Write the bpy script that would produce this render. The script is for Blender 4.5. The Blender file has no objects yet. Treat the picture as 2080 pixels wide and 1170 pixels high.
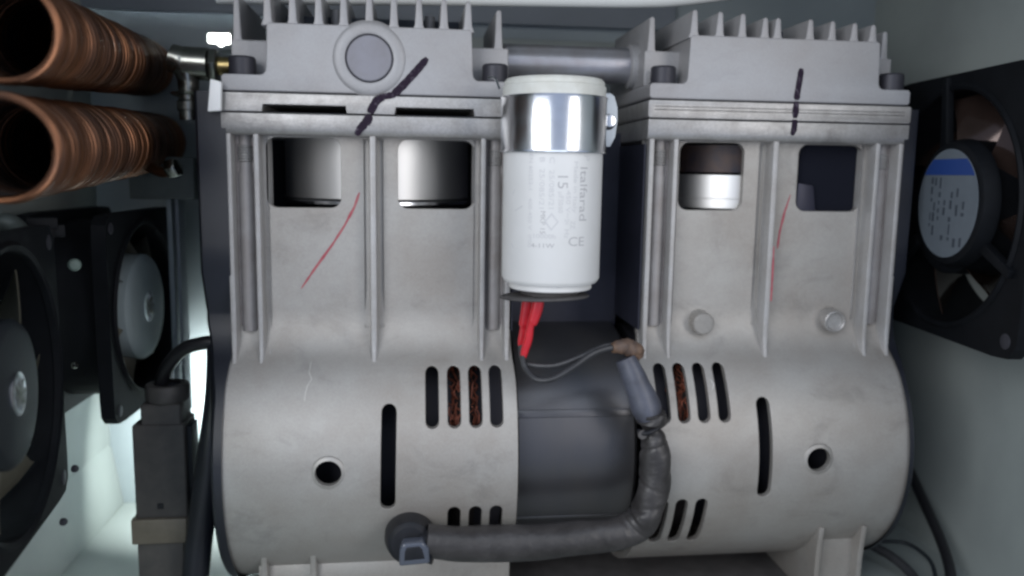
import bpy, bmesh, math, random
from mathutils import Vector, Matrix
random.seed(7)
PI = math.pi
R_ = math.radians
# all modelling is done in units of 0.184 mm and scaled to metres by S
S = 0.000184
sc = bpy.context.scene
C = bpy.context.collection

# ------------------------------------------------------------------ camera
F = 1664.0
YAW, PITCH, ROLL = R_(7), R_(8), R_(.9)
cf = Vector((math.sin(YAW)*math.cos(PITCH), math.cos(YAW)*math.cos(PITCH), -math.sin(PITCH)))
_r = Vector((math.cos(YAW), -math.sin(YAW), 0)); _u = _r.cross(cf)
cr = _r*math.cos(ROLL) + _u*math.sin(ROLL)
cu = -_r*math.sin(ROLL) + _u*math.cos(ROLL)
CAM = -F*cf
cam = bpy.data.cameras.new('camera'); camo = bpy.data.objects.new('camera', cam); C.objects.link(camo)
m3 = Matrix((cr, cu, -cf)).transposed()
camo.matrix_world = Matrix.Translation(CAM*S) @ m3.to_4x4()
cam.sensor_width = 36; cam.lens = 36*F/2080
cam.clip_start = 0.005; cam.clip_end = 20
cam.dof.use_dof = True; cam.dof.focus_distance = 1610*S; cam.dof.aperture_fstop = 7.5
sc.camera = camo
sc.cycles.filter_width = 2.6

# ------------------------------------------------------------------ world and lamps
w = bpy.data.worlds.new('World'); sc.world = w; w.use_nodes = True
bg = w.node_tree.nodes['Background']
bg.inputs[0].default_value = (.62, .74, 1.0, 1); bg.inputs[1].default_value = .55
sc.view_settings.view_transform = 'Standard'; sc.view_settings.look = 'None'
sc.view_settings.exposure = 0.0; sc.view_settings.gamma = 1.0

def area(name, loc, target, sx, sy, power, col):
    l = bpy.data.lights.new(name, 'AREA'); l.shape = 'RECTANGLE'
    l.size = sx*S; l.size_y = sy*S; l.energy = power; l.color = col
    o = bpy.data.objects.new(name, l); C.objects.link(o)
    o.location = Vector(loc)*S
    o.rotation_euler = (Vector(target)-Vector(loc)).to_track_quat('-Z', 'Y').to_euler()
    return o
area('window_light_left', (-1950, -2700, 850), (-100, 100, 0), 2000, 2200, 2.5, (.97, .98, 1.0))
area('window_light_right', (1900, -2700, 700), (200, 100, -50), 1100, 2200, 1.25, (1.0, .96, .92))
area('room_light_top', (0, -2400, 2300), (100, 100, 100), 2400, 900, .45, (.85, .93, 1.0))
area('rear_fill_light', (-850, 560, -430), (-740, 830, -560), 90, 260, .20, (.92, 1.0, .98))  # unseen lamp added behind the plug to brighten back wall and floor
area('side_light_left', (-1010, -560, -250), (-850, -200, -690), 200, 260, .07, (.84, 1.0, .95))  # unseen fill lamp added for the lower left wall and floor

# ------------------------------------------------------------------ pixel ray helper (2080 x 1170 px photograph)
def ray(px, py):
    return cf*F + cr*(px-1040) + cu*(585-py)
def W(px, py, y=0.0):
    d = ray(px, py); t = (y-CAM.y)/d.y
    return CAM + d*t
def D(px, py, dist):
    return CAM + ray(px, py)*(dist/F)
RB, YB, ZB = 318.0, 318.0, -396.0        # crankcase barrel: radius, axis depth, axis height
def onbarrel(px, py, off=0.0):
    d = ray(px, py).normalized(); r = RB+off
    a = d.y**2+d.z**2; oy = CAM.y-YB; oz = CAM.z-ZB
    b = 2*(oy*d.y+oz*d.z); c = oy*oy+oz*oz-r*r
    q = max(0, b*b-4*a*c)
    return CAM + d*((-b-math.sqrt(q))/2/a)

# ------------------------------------------------------------------ materials
MATS = {}

def mat(name, col, rough=.5, metal=0.0, spec=.5, nscale=.02, namt=0.0, col2=None, bump=0.0, bscale=.3,
        bevel=0.0, grime=0.0, rvar=0.0, emis=None, coat=0.0, fine=0.0, ncontrast=(.35, .65), stretch=None):
    m = bpy.data.materials.new(name); m.use_nodes = True
    nt = m.node_tree; N = nt.nodes; L = nt.links; p = N['Principled BSDF']
    p.inputs['Base Color'].default_value = (*col, 1); p.inputs['Roughness'].default_value = rough
    p.inputs['Metallic'].default_value = metal; p.inputs['Specular IOR Level'].default_value = spec
    p.inputs['Coat Weight'].default_value = coat
    tc = N.new('ShaderNodeTexCoord'); mp = N.new('ShaderNodeMapping')
    L.new(tc.outputs['Object'], mp.inputs[0])
    st = stretch or (1, 1, 1)
    mp.inputs['Scale'].default_value = (st[0]/S, st[1]/S, st[2]/S)
    if col2 or namt:
        n = N.new('ShaderNodeTexNoise'); n.inputs['Scale'].default_value = nscale
        n.inputs['Detail'].default_value = 6; n.inputs['Roughness'].default_value = .6
        L.new(mp.outputs[0], n.inputs['Vector'])
        r = N.new('ShaderNodeMapRange'); r.inputs[1].default_value = ncontrast[0]; r.inputs[2].default_value = ncontrast[1]
        L.new(n.outputs['Fac'], r.inputs[0])
        mx = N.new('ShaderNodeMix'); mx.data_type = 'RGBA'
        c2 = col2 or tuple(c*(1-namt) for c in col)
        mx.inputs['A'].default_value = (*col, 1); mx.inputs['B'].default_value = (*c2, 1)
        L.new(r.outputs[0], mx.inputs['Factor'])
        out = mx.outputs['Result']
        if fine:
            n2 = N.new('ShaderNodeTexNoise'); n2.inputs['Scale'].default_value = .25; n2.inputs['Detail'].default_value = 3
            L.new(mp.outputs[0], n2.inputs['Vector'])
            r2 = N.new('ShaderNodeMapRange'); r2.inputs[1].default_value = .3; r2.inputs[2].default_value = .7
            r2.inputs[3].default_value = 1-fine; r2.inputs[4].default_value = 1+fine*.5
            L.new(n2.outputs['Fac'], r2.inputs[0])
            mm = N.new('ShaderNodeMix'); mm.data_type = 'RGBA'; mm.blend_type = 'MULTIPLY'; mm.inputs['Factor'].default_value = 1
            L.new(out, mm.inputs['A']); L.new(r2.outputs[0], mm.inputs['B']); out = mm.outputs['Result']
        if grime:
            n3 = N.new('ShaderNodeTexNoise'); n3.inputs['Scale'].default_value = .0065; n3.inputs['Detail'].default_value = 8
            n3.inputs['Roughness'].default_value = .68; n3.inputs['Distortion'].default_value = .6
            mp3 = N.new('ShaderNodeMapping'); L.new(tc.outputs['Object'], mp3.inputs[0]); mp3.inputs['Scale'].default_value = (1/S, 1/S, 1.5/S)
            mp3.inputs['Location'].default_value = (3.1, 7.7, 1.3)
            L.new(mp3.outputs[0], n3.inputs['Vector'])
            r3 = N.new('ShaderNodeMapRange'); r3.inputs[1].default_value = .54; r3.inputs[2].default_value = .72
            r3.inputs[3].default_value = 1; r3.inputs[4].default_value = 1-grime; L.new(n3.outputs['Fac'], r3.inputs[0])
            m3_ = N.new('ShaderNodeMix'); m3_.data_type = 'RGBA'; m3_.blend_type = 'MULTIPLY'; m3_.inputs['Factor'].default_value = 1
            L.new(out, m3_.inputs['A']); L.new(r3.outputs[0], m3_.inputs['B']); out = m3_.outputs['Result']
        L.new(out, p.inputs['Base Color'])
        if rvar:
            rr = N.new('ShaderNodeMapRange'); rr.inputs[3].default_value = rough-rvar; rr.inputs[4].default_value = rough+rvar
            L.new(n.outputs['Fac'], rr.inputs[0]); L.new(rr.outputs[0], p.inputs['Roughness'])
    nrm = None
    if bevel:
        bv = N.new('ShaderNodeBevel'); bv.samples = 4; bv.inputs['Radius'].default_value = bevel*S
        nrm = bv.outputs[0]
    if bump:
        nb = N.new('ShaderNodeTexNoise'); nb.inputs['Scale'].default_value = bscale; nb.inputs['Detail'].default_value = 4
        L.new(mp.outputs[0], nb.inputs['Vector'])
        b = N.new('ShaderNodeBump'); b.inputs['Strength'].default_value = min(1, bump); b.inputs['Distance'].default_value = 2*S
        L.new(nb.outputs['Fac'], b.inputs['Height'])
        if nrm: L.new(nrm, b.inputs['Normal'])
        nrm = b.outputs[0]
    if nrm: L.new(nrm, p.inputs['Normal'])
    MATS[name] = m; return m
alu = mat('cast_aluminium', (.405, .392, .37), .49, .45, nscale=.005, col2=(.335, .31, .282), bump=.25, bscale=.4, bevel=3.5, rvar=.06, fine=.07, grime=.24)
alu_head = mat('head_aluminium', (.375, .375, .385), .54, .35, nscale=.006, col2=(.34, .33, .33), bump=.2, bscale=.35, bevel=3.5, fine=.05, grime=.12)
alu_edge = mat('machined_aluminium', (.46, .45, .44), .42, .55, nscale=.03, col2=(.37, .355, .34), bump=.25, bscale=.2, bevel=2, fine=.12, rvar=.1, grime=.3)
alu_tube = mat('drawn_aluminium', (.42, .43, .47), .33, .75, nscale=.02, col2=(.36, .35, .37), bump=.1, bscale=.1)
alu_rib = mat('rib_aluminium', (.43, .425, .42), .5, .3, nscale=.015, col2=(.37, .355, .34), bump=.2, bscale=.2, bevel=2, fine=.08)
discm = mat('port_plug', (.25, .25, .285), .55, .2, nscale=.02, col2=(.22, .215, .235), bump=.2, bscale=.4)
chan = mat('channel_aluminium', (.27, .25, .245), .5, .3, nscale=.02, col2=(.20, .175, .165), bump=.2, fine=.2)  # darker, browner tone for the bolt channels
rodm = mat('tie_bolt_steel', (.33, .315, .31), .55, .3, nscale=.02, col2=(.265, .245, .235), bump=.2)
chrome = mat('zinc_plated_steel', (.80, .82, .86), .21, 1.0, nscale=.02, col2=(.74, .75, .77), bump=.03, bscale=.05)
bore = mat('polished_bore', (.74, .73, .71), .48, 1.0)
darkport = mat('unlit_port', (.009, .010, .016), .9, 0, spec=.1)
bore_dark = mat('dark_bore', (.026, .026, .042), .4, .3, nscale=.01, col2=(.03, .03, .05))
bore_brown = mat('bore_brown_reflection', (.075, .043, .028), .5, .3, nscale=.012, col2=(.018, .018, .028))  # orange-brown reflection painted into the liner colour
chamber = mat('shaded_casting', (.085, .095, .12), .6, .1, nscale=.01, col2=(.05, .06, .08), bump=.2)  # dark tone puts the shade between the fins into the colour
blackp = mat('black_plastic', (.014, .015, .019), .45, 0, spec=.3, nscale=.03, namt=.3, bump=.1, bevel=3)
coverm = mat('black_cover', (.013, .015, .022), .38, 0, nscale=.01, namt=.3, bump=.1)
blackbolt = mat('black_oxide', (.04, .04, .05), .5, .3, bump=.2, bevel=2)
rubber = mat('grey_rubber', (.085, .08, .08), .7, 0, nscale=.03, namt=.3, bump=.2)
stator = mat('painted_stator', (.10, .101, .11), .33, .7, nscale=.006, col2=(.12, .115, .115), bump=.06, bscale=.05, stretch=(1, .4, .4))
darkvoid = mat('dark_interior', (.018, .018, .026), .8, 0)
navy = mat('dark_navy', (.028, .030, .050), .6, 0, nscale=.01, namt=.3)
whitep = mat('white_plastic', (.70, .70, .69), .42, 0, nscale=.01, col2=(.67, .67, .655), bump=.02)
whitelid = mat('cream_plastic', (.62, .63, .59), .5, 0, nscale=.03, col2=(.54, .54, .49))
inkg = mat('faded_ink', (.57, .57, .575), .6)
inkd = mat('dark_ink', (.44, .435, .44), .6)
red = mat('red_insulation', (.62, .018, .03), .32, 0, nscale=.03, namt=.3, coat=.3)
sleevem = mat('grey_sleeve', (.046, .043, .043), .42, 0, nscale=.018, col2=(.024, .022, .022), bump=.9, bscale=.07)
sleeve_h = mat('blue_grey_tubing', (.085, .092, .12), .45, 0, nscale=.02, col2=(.05, .052, .066), bump=.2, bscale=.05)
brown = mat('brown_tape', (.15, .09, .055), .6, 0, nscale=.04, col2=(.08, .055, .045), bump=.4, bscale=.1)
wire = mat('grey_wire', (.035, .036, .04), .45, 0, nscale=.03, namt=.3)
wblack = mat('black_cable', (.012, .012, .014), .4, 0)
marker = mat('purple_marker', (.018, .010, .022), .6, 0, spec=.15, nscale=.09, col2=(.14, .12, .15), ncontrast=(.56, .74))
redink = mat('red_marker', (.36, .05, .075), .55, 0, nscale=.05, col2=(.42, .12, .13))
redfaint = mat('faint_red_marker', (.40, .25, .26), .6, 0)
scratch = mat('bright_scratch', (.62, .60, .57), .4, .3)
copper = mat('oxidised_copper', (.23, .095, .042), .34, .8, nscale=.004, col2=(.075, .038, .024))
copper_d = mat('dark_core', (.012, .008, .008), .9, .2)
windm = mat('enamelled_winding', (.30, .085, .045), .4, .5, nscale=.08, col2=(.10, .03, .02), bump=.6, bscale=.15)
nickel = mat('nickel_fitting', (.42, .42, .38), .26, 1.0, nscale=.03, col2=(.30, .30, .27))
brass = mat('brass', (.50, .38, .17), .35, 1.0)
paint = mat('white_enamel', (.33, .365, .35), .45, 0, nscale=.003, col2=(.28, .31, .30), bump=.04, bscale=.03)
paint_g = mat('grey_green_enamel', (.30, .345, .36), .5, 0, nscale=.003, col2=(.25, .29, .31), bump=.04, bscale=.03)
paint_b = mat('blue_grey_enamel_shade', (.20, .225, .26), .5, 0, nscale=.003, col2=(.17, .195, .225))
paint_w = mat('bright_enamel', (.68, .70, .68), .4, 0)
fanblack = mat('fan_plastic', (.006, .007, .009), .6, 0, spec=.15, nscale=.02, namt=.3, bump=.08)
fanhub = mat('fan_hub', (.014, .018, .022), .5, .0, spec=.3, nscale=.01, namt=.15)
fanblade = mat('fan_blade', (.06, .04, .034), .12, .5, nscale=.01, namt=.3)
fantan = mat('tan_fan_blade', (.11, .105, .08), .4, .0, nscale=.01, namt=.3)
labelm = mat('grey_label', (.14, .165, .19), .5, 0, nscale=.02, namt=.1)
labelb = mat('blue_label', (.02, .055, .22), .5, 0)
labeli = mat('label_print', (.05, .06, .075), .5, 0)
plugm = mat('grey_brown_plug', (.085, .078, .072), .55, 0, nscale=.02, col2=(.06, .056, .054), bump=.2, bevel=3)
plugband = mat('tan_plug_band', (.20, .175, .135), .45, .2, nscale=.03, namt=.2, bevel=2)
greenb = mat('green_rubber', (.14, .19, .165), .6)
greenish = mat('green_grey_metal', (.10, .12, .115), .5, .3, nscale=.01, namt=.3)
whitetag = mat('white_tag', (.86, .86, .84), .5)
zincm = mat('dull_zinc', (.42, .46, .50), .5, .5, nscale=.02, namt=.15)
hubpale = mat('pale_fan_hub', (.28, .33, .34), .6, .0, nscale=.01, namt=.1)
clipm = mat('smoky_clip', (.07, .08, .105), .22, 0, coat=.5)

# ------------------------------------------------------------------ mesh building
class MB:
    def __init__(s): s.v = []; s.f = []
    def add(s, vs, fs):
        n = len(s.v); s.v += [Vector(v) for v in vs]; s.f += [tuple(i+n for i in f) for f in fs]; return s
    def box(s, x0, x1, y0, y1, z0, z1):
        return s.add([(x0,y0,z0),(x1,y0,z0),(x1,y1,z0),(x0,y1,z0),(x0,y0,z1),(x1,y0,z1),(x1,y1,z1),(x0,y1,z1)],
                     [(0,3,2,1),(4,5,6,7),(0,1,5,4),(1,2,6,5),(2,3,7,6),(3,0,4,7)])
    def lathe(s, prof, o, ax, seg=48, cap=True, a0=0, a1=2*PI):
        """prof: (radius, height along ax)"""
        o = Vector(o); ax = Vector(ax).normalized()
        t = Vector((0,0,1)) if abs(ax.z) < .9 else Vector((1,0,0))
        e1 = ax.cross(t).normalized(); e2 = ax.cross(e1)
        full = abs(a1-a0-2*PI) < 1e-6
        n = seg if full else seg+1
        vs = []
        for r, h in prof:
            for i in range(n):
                a = a0+(a1-a0)*i/seg
                vs.append(o+ax*h+(e1*math.cos(a)+e2*math.sin(a))*r)
        fs = []
        for k in range(len(prof)-1):
            for i in range(seg):
                j = (i+1) % n
                fs.append((k*n+i, k*n+j, (k+1)*n+j, (k+1)*n+i))
        if cap and full:
            fs.append(tuple(range(n))[::-1]); fs.append(tuple((len(prof)-1)*n+i for i in range(n)))
        return s.add(vs, fs)
    def cyl(s, p0, p1, r, seg=32, r1=None):
        p0 = Vector(p0); p1 = Vector(p1); h = (p1-p0).length
        return s.lathe([(r,0),(r if r1 is None else r1,h)], p0, p1-p0, seg)
    def tube(s, pts, rad, seg=12, sub=8, smooth=True, squash=None):
        pts = [Vector(p) for p in pts]
        if not isinstance(rad, (list, tuple)): rad = [rad]*len(pts)
        P = []; Rr = []
        if smooth and len(pts) > 2:
            for i in range(len(pts)-1):
                p0 = pts[max(i-1,0)]; p1 = pts[i]; p2 = pts[i+1]; p3 = pts[min(i+2,len(pts)-1)]
                for k in range(sub):
                    t = k/sub
                    P.append(.5*((2*p1)+(-p0+p2)*t+(2*p0-5*p1+4*p2-p3)*t*t+(-p0+3*p1-3*p2+p3)*t**3))
                    tt = t*t*(3-2*t); Rr.append(rad[i]*(1-tt)+rad[i+1]*tt)
            P.append(pts[-1]); Rr.append(rad[-1])
        else: P = pts; Rr = list(rad)
        up = None; vs = []; n = len(P)
        for i, p in enumerate(P):
            t = (P[min(i+1,n-1)]-P[max(i-1,0)]).normalized()
            if up is None:
                up = t.cross(Vector((0,1,0)) if abs(t.y) < .9 else Vector((1,0,0))).normalized()
            up = (up-t*up.dot(t)).normalized(); sd = t.cross(up)
            for k in range(seg):
                a = 2*PI*k/seg; r = Rr[i]
                if squash: r *= squash(i/n, a)
                vs.append(p+(up*math.cos(a)+sd*math.sin(a))*r)
        fs = [(i*seg+k, i*seg+(k+1)%seg, (i+1)*seg+(k+1)%seg, (i+1)*seg+k) for i in range(n-1) for k in range(seg)]
        fs.append(tuple(range(seg))[::-1]); fs.append(tuple((n-1)*seg+k for k in range(seg)))
        return s.add(vs, fs)
    def prism(s, poly, t0, t1, plane='xz'):
        """poly 2D, extruded along the remaining axis"""
        def P(a, b, t):
            return {'xz': (a, t, b), 'yz': (t, a, b), 'xy': (a, b, t)}[plane]
        n = len(poly)
        vs = [P(a, b, t0) for a, b in poly]+[P(a, b, t1) for a, b in poly]
        fs = [tuple(range(n)), tuple(range(n, 2*n))[::-1]]+[(i, i+n, (i+1)%n+n, (i+1)%n) for i in range(n)]
        return s.add(vs, fs)
    def xform(s, M):
        s.v = [M @ v for v in s.v]; return s

def rrect(x0, x1, z0, z1, r, n=6):
    pts = []
    for cx, cz, a in ((x1-r, z1-r, 0), (x0+r, z1-r, 90), (x0+r, z0+r, 180), (x1-r, z0+r, 270)):
        for k in range(n+1):
            t = R_(a+90*k/n); pts.append((cx+r*math.cos(t), cz+r*math.sin(t)))
    return pts

def mesh_of(mb, bevel=0, seg=2, ang=40, smooth=35, name='mesh'):
    me = bpy.data.meshes.new(name)
    me.from_pydata([tuple(v) for v in mb.v], [], mb.f)
    bm = bmesh.new(); bm.from_mesh(me)
    bmesh.ops.recalc_face_normals(bm, faces=bm.faces)
    if bevel:
        es = [e for e in bm.edges if len(e.link_faces) == 2 and e.calc_face_angle(0) > R_(ang)]
        bmesh.ops.bevel(bm, geom=es, offset=bevel, segments=seg, affect='EDGES', profile=.6, clamp_overlap=True)
    bm.to_mesh(me); bm.free()
    finish(me, smooth); return me
def finish(me, smooth=35):
    me.polygons.foreach_set('use_smooth', [True]*len(me.polygons))
    me.set_sharp_from_angle(angle=R_(smooth)); me.update()

def root_loc(o):
    while o.parent: o = o.parent
    return o.location
def empty(name, loc, label, cat, group=None):
    o = bpy.data.objects.new(name, None); C.objects.link(o); o.location = Vector(loc)
    o.empty_display_size = .01
    o['label'] = label; o['category'] = cat
    if group: o['group'] = group
    return o
def link(name, me, m, parent=None, label=None):
    o = bpy.data.objects.new(name, me); C.objects.link(o)
    me.name = name
    if m and not me.materials: me.materials.append(m)
    if parent:
        o.parent = parent
        me.transform(Matrix.Translation(-root_loc(parent)))
    if label: o['label'] = label
    return o
def obj(name, mb, m, parent=None, label=None, bevel=0, seg=2, smooth=35, ang=40):
    return link(name, mesh_of(mb, bevel, seg, ang, smooth, name), m, parent, label)
def solo(name, mb, m, label=None, cat=None, kind=None, group=None, **k):
    """a top-level thing that is one mesh, origin at its base"""
    me = mesh_of(mb, name=name, **k)
    xs = [v.co for v in me.vertices]
    c = Vector(((min(v.x for v in xs)+max(v.x for v in xs))/2, (min(v.y for v in xs)+max(v.y for v in xs))/2, min(v.z for v in xs)))
    me.transform(Matrix.Translation(-c))
    o = link(name, me, m); o.location = c
    if label: o['label'] = label
    if cat: o['category'] = cat
    if kind: o['kind'] = kind
    if group: o['group'] = group
    return o
def boolean(me, cutters, op='DIFFERENCE'):
    """returns a new mesh: me minus the cutter builders"""
    a = bpy.data.objects.new('tmp_a', me); C.objects.link(a)
    tmp = []
    for c in cutters:
        cm = mesh_of(c, name='cut'); b = bpy.data.objects.new('tmp_b', cm); C.objects.link(b)
        md = a.modifiers.new('b', 'BOOLEAN'); md.object = b; md.operation = op; md.solver = 'EXACT'
        tmp.append(b)
    dg = bpy.context.evaluated_depsgraph_get(); dg.update()
    r = bpy.data.meshes.new_from_object(a.evaluated_get(dg))
    for o in tmp+[a]: bpy.data.objects.remove(o)
    r.materials.clear(); finish(r, 35)
    return r
def ribbon(pts, nrm, widths, th=.6):
    """flat stroke of paint along pts lying on a surface whose normal is nrm(p)"""
    mb = MB(); pts = [Vector(p) for p in pts]; n = len(pts); vs = []
    # fine subdivision
    P = []; Wd = []
    for i in range(n-1):
        for k in range(6):
            t = k/6; P.append(pts[i].lerp(pts[i+1], t)); Wd.append(widths[i]*(1-t)+widths[i+1]*t)
    P.append(pts[-1]); Wd.append(widths[-1])
    m = len(P)
    for i in range(m):
        t = (P[min(i+1,m-1)]-P[max(i-1,0)]).normalized(); nn = nrm(P[i]).normalized()
        sd = t.cross(nn).normalized()
        e = min(i, m-1-i); wv = Wd[i]/2*(1+random.uniform(-.07,.07)*(1 if Wd[i] > 8 else 4))*(.6 if e == 0 else .88 if e == 1 else 1)
        for s_, h in ((-1, 0), (1, 0), (1, th), (-1, th)):
            vs.append(P[i]+sd*s_*wv+nn*(h-.3))
    fs = []
    for i in range(m-1):
        for k in range(4):
            fs.append((i*4+k, i*4+(k+1)%4, (i+1)*4+(k+1)%4, (i+1)*4+k))
    fs += [(0,1,2,3), ((m-1)*4+3,(m-1)*4+2,(m-1)*4+1,(m-1)*4)]
    return mb.add(vs, fs)
NY = lambda p: Vector((0, -1, 0))
NB = lambda p: Vector((0, p.y-YB, p.z-ZB))

# ================================================================== the setting: painted steel cabinet
XL, XR, YBK, ZF, ZC = -1080, 1190, 800, -755, 820
def struct(name, mb, m, **k): return solo(name, mb, m, kind='structure', **k)
struct('cabinet_floor', MB().box(XL-260, XR+30, -900, YBK+30, ZF-12, ZF), paint)
# back wall with the vent slot cut through it
bw = MB().box(XL-12, XR+12, YBK, YBK+12, ZF-10, 655)
sl0 = W(421, 67, YBK); sl1 = W(469, 91, YBK)
slot = MB().prism(rrect(sl0.x, sl1.x, sl1.z+4, sl0.z, 6), YBK-20, YBK+40)
tri = MB().prism([(sl0.x+22, sl1.z+6), (sl1.x-10, sl1.z+6), (sl0.x+36, sl1.z-6)], YBK-20, YBK+40)
me = boolean(mesh_of(bw), [slot, tri])
o = link('cabinet_back_wall', me, paint_g); o['kind'] = 'structure'
struct('cabinet_upper_wall', MB().box(XL-12, 560, YBK-40, YBK-20, 650, ZC), paint_b, bevel=3)  # overhang shadow put into this panel's darker colour
struct('cabinet_upper_panel', MB().box(560, XR+12, YBK-14, YBK-2, 650, ZC), paint_g)
struct('slot_reflector', MB().box(-1100, -400, YBK+300, YBK+310, 300, 900), paint_w)  # white panel added behind the slot so the opening looks bright
area('light_outside', ((sl0.x+sl1.x)/2, YBK+60, sl0.z+150), ((sl0.x+sl1.x)/2-20, YBK+300, sl0.z+10), 200, 120, 1.1, (1, 1, .97))  # unseen lamp added to light the white panel
struct('cabinet_left_wall', MB().box(XL-10, XL, -900, YBK, ZF+184, ZC), paint)
struct('cabinet_left_wall_foot', MB().prism([(XL-10, ZF+182), (XL-2, ZF+182), (XL+4, ZF+170), (XL+30, ZF+2), (XL-130, ZF+2)], -900, YBK-2), paint)
struct('cabinet_right_wall', MB().box(XR, XR+12, -1100, YBK, ZF-10, ZC), paint)
struct('cabinet_ceiling', MB().box(XL-20, XR+20, -300, YBK+20, ZC, ZC+14), paint)
lip = MB().tube([W(440, -9, 250), W(700, -7, 250), W(1040, -4, 250), W(1270, -1, 250), W(1380, -4, 250), W(1500, -20, 250), W(1600, -44, 250)], 18, 16)
struct('cabinet_ceiling_lip', lip, paint_w)

# ================================================================== the twin compressor
comp = empty('air_compressor', (150, 310, -755), 'twin-head aluminium air compressor with two finned grey pump housings joined by a motor', 'compressor')

def arc_profile():
    """outer path (y, z, half width) of one pump housing seen from its end: panel, fillet, barrel, rear panel"""
    P = []
    yp, rho = 140, 140
    for z in (312, 200, 80, 20): P.append((yp, z, 295))
    yc = yp-rho; zc = ZB+math.sqrt((RB+rho)**2-(YB-yc)**2)
    aE_ = math.atan2(ZB-zc, YB-yc)                # direction from fillet centre to barrel centre
    for k in range(0, 13):
        a = aE_*k/12
        P.append((yc+rho*math.cos(a), zc+rho*math.sin(a), 295+k*.3))
    aS = PI+aE_; aE = 2*PI+math.asin(230/RB)
    n = 84
    for k in range(1, n+1):
        a = aS+(aE-aS)*k/n
        P.append((YB+RB*math.cos(a), ZB+RB*math.sin(a), min(303, 299+k*1.2)))
    P.append((500, -150, 299)); P.append((500, 312, 295))
    return P
PROF = arc_profile()
def thick(prof, t):
    out = []; n = len(prof)
    for i, (y, z, h) in enumerate(prof):
        a = prof[max(i-1,0)]; b = prof[min(i+1,n-1)]
        d = Vector((b[0]-a[0], b[1]-a[1])).normalized()
        nx = Vector((-d.y, d.x))                   # left of travel: towards the inside
        out.append((y+nx.x*t, z+nx.y*t))
    return out
def housing_mesh(cx):
    inn = thick(PROF, 15); n = len(PROF); vs = []
    for (y, z, h), (yi, zi) in zip(PROF, inn):
        vs += [(cx-h, y, z), (cx+h, y, z), (cx+h-.5, yi, zi), (cx-h+.5, yi, zi)]
    fs = []
    for i in range(n-1):
        for k in range(4): fs.append((i*4+k, i*4+(k+1)%4, (i+1)*4+(k+1)%4, (i+1)*4+k))
    fs += [(0,1,2,3), ((n-1)*4+3,(n-1)*4+2,(n-1)*4+1,(n-1)*4)]
    return MB().add(vs, fs)
def capsule(cx, z0, z1, r, n=8, bend=0):
    pts = []
    for k in range(n+1):
        a = PI*k/n; pts.append((cx+r*math.cos(a), z1-r+r*math.sin(a)))
    for k in range(n+1):
        a = PI+PI*k/n; pts.append((cx+bend+r*math.cos(a), z0+r+r*math.sin(a)))
    return pts

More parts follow.
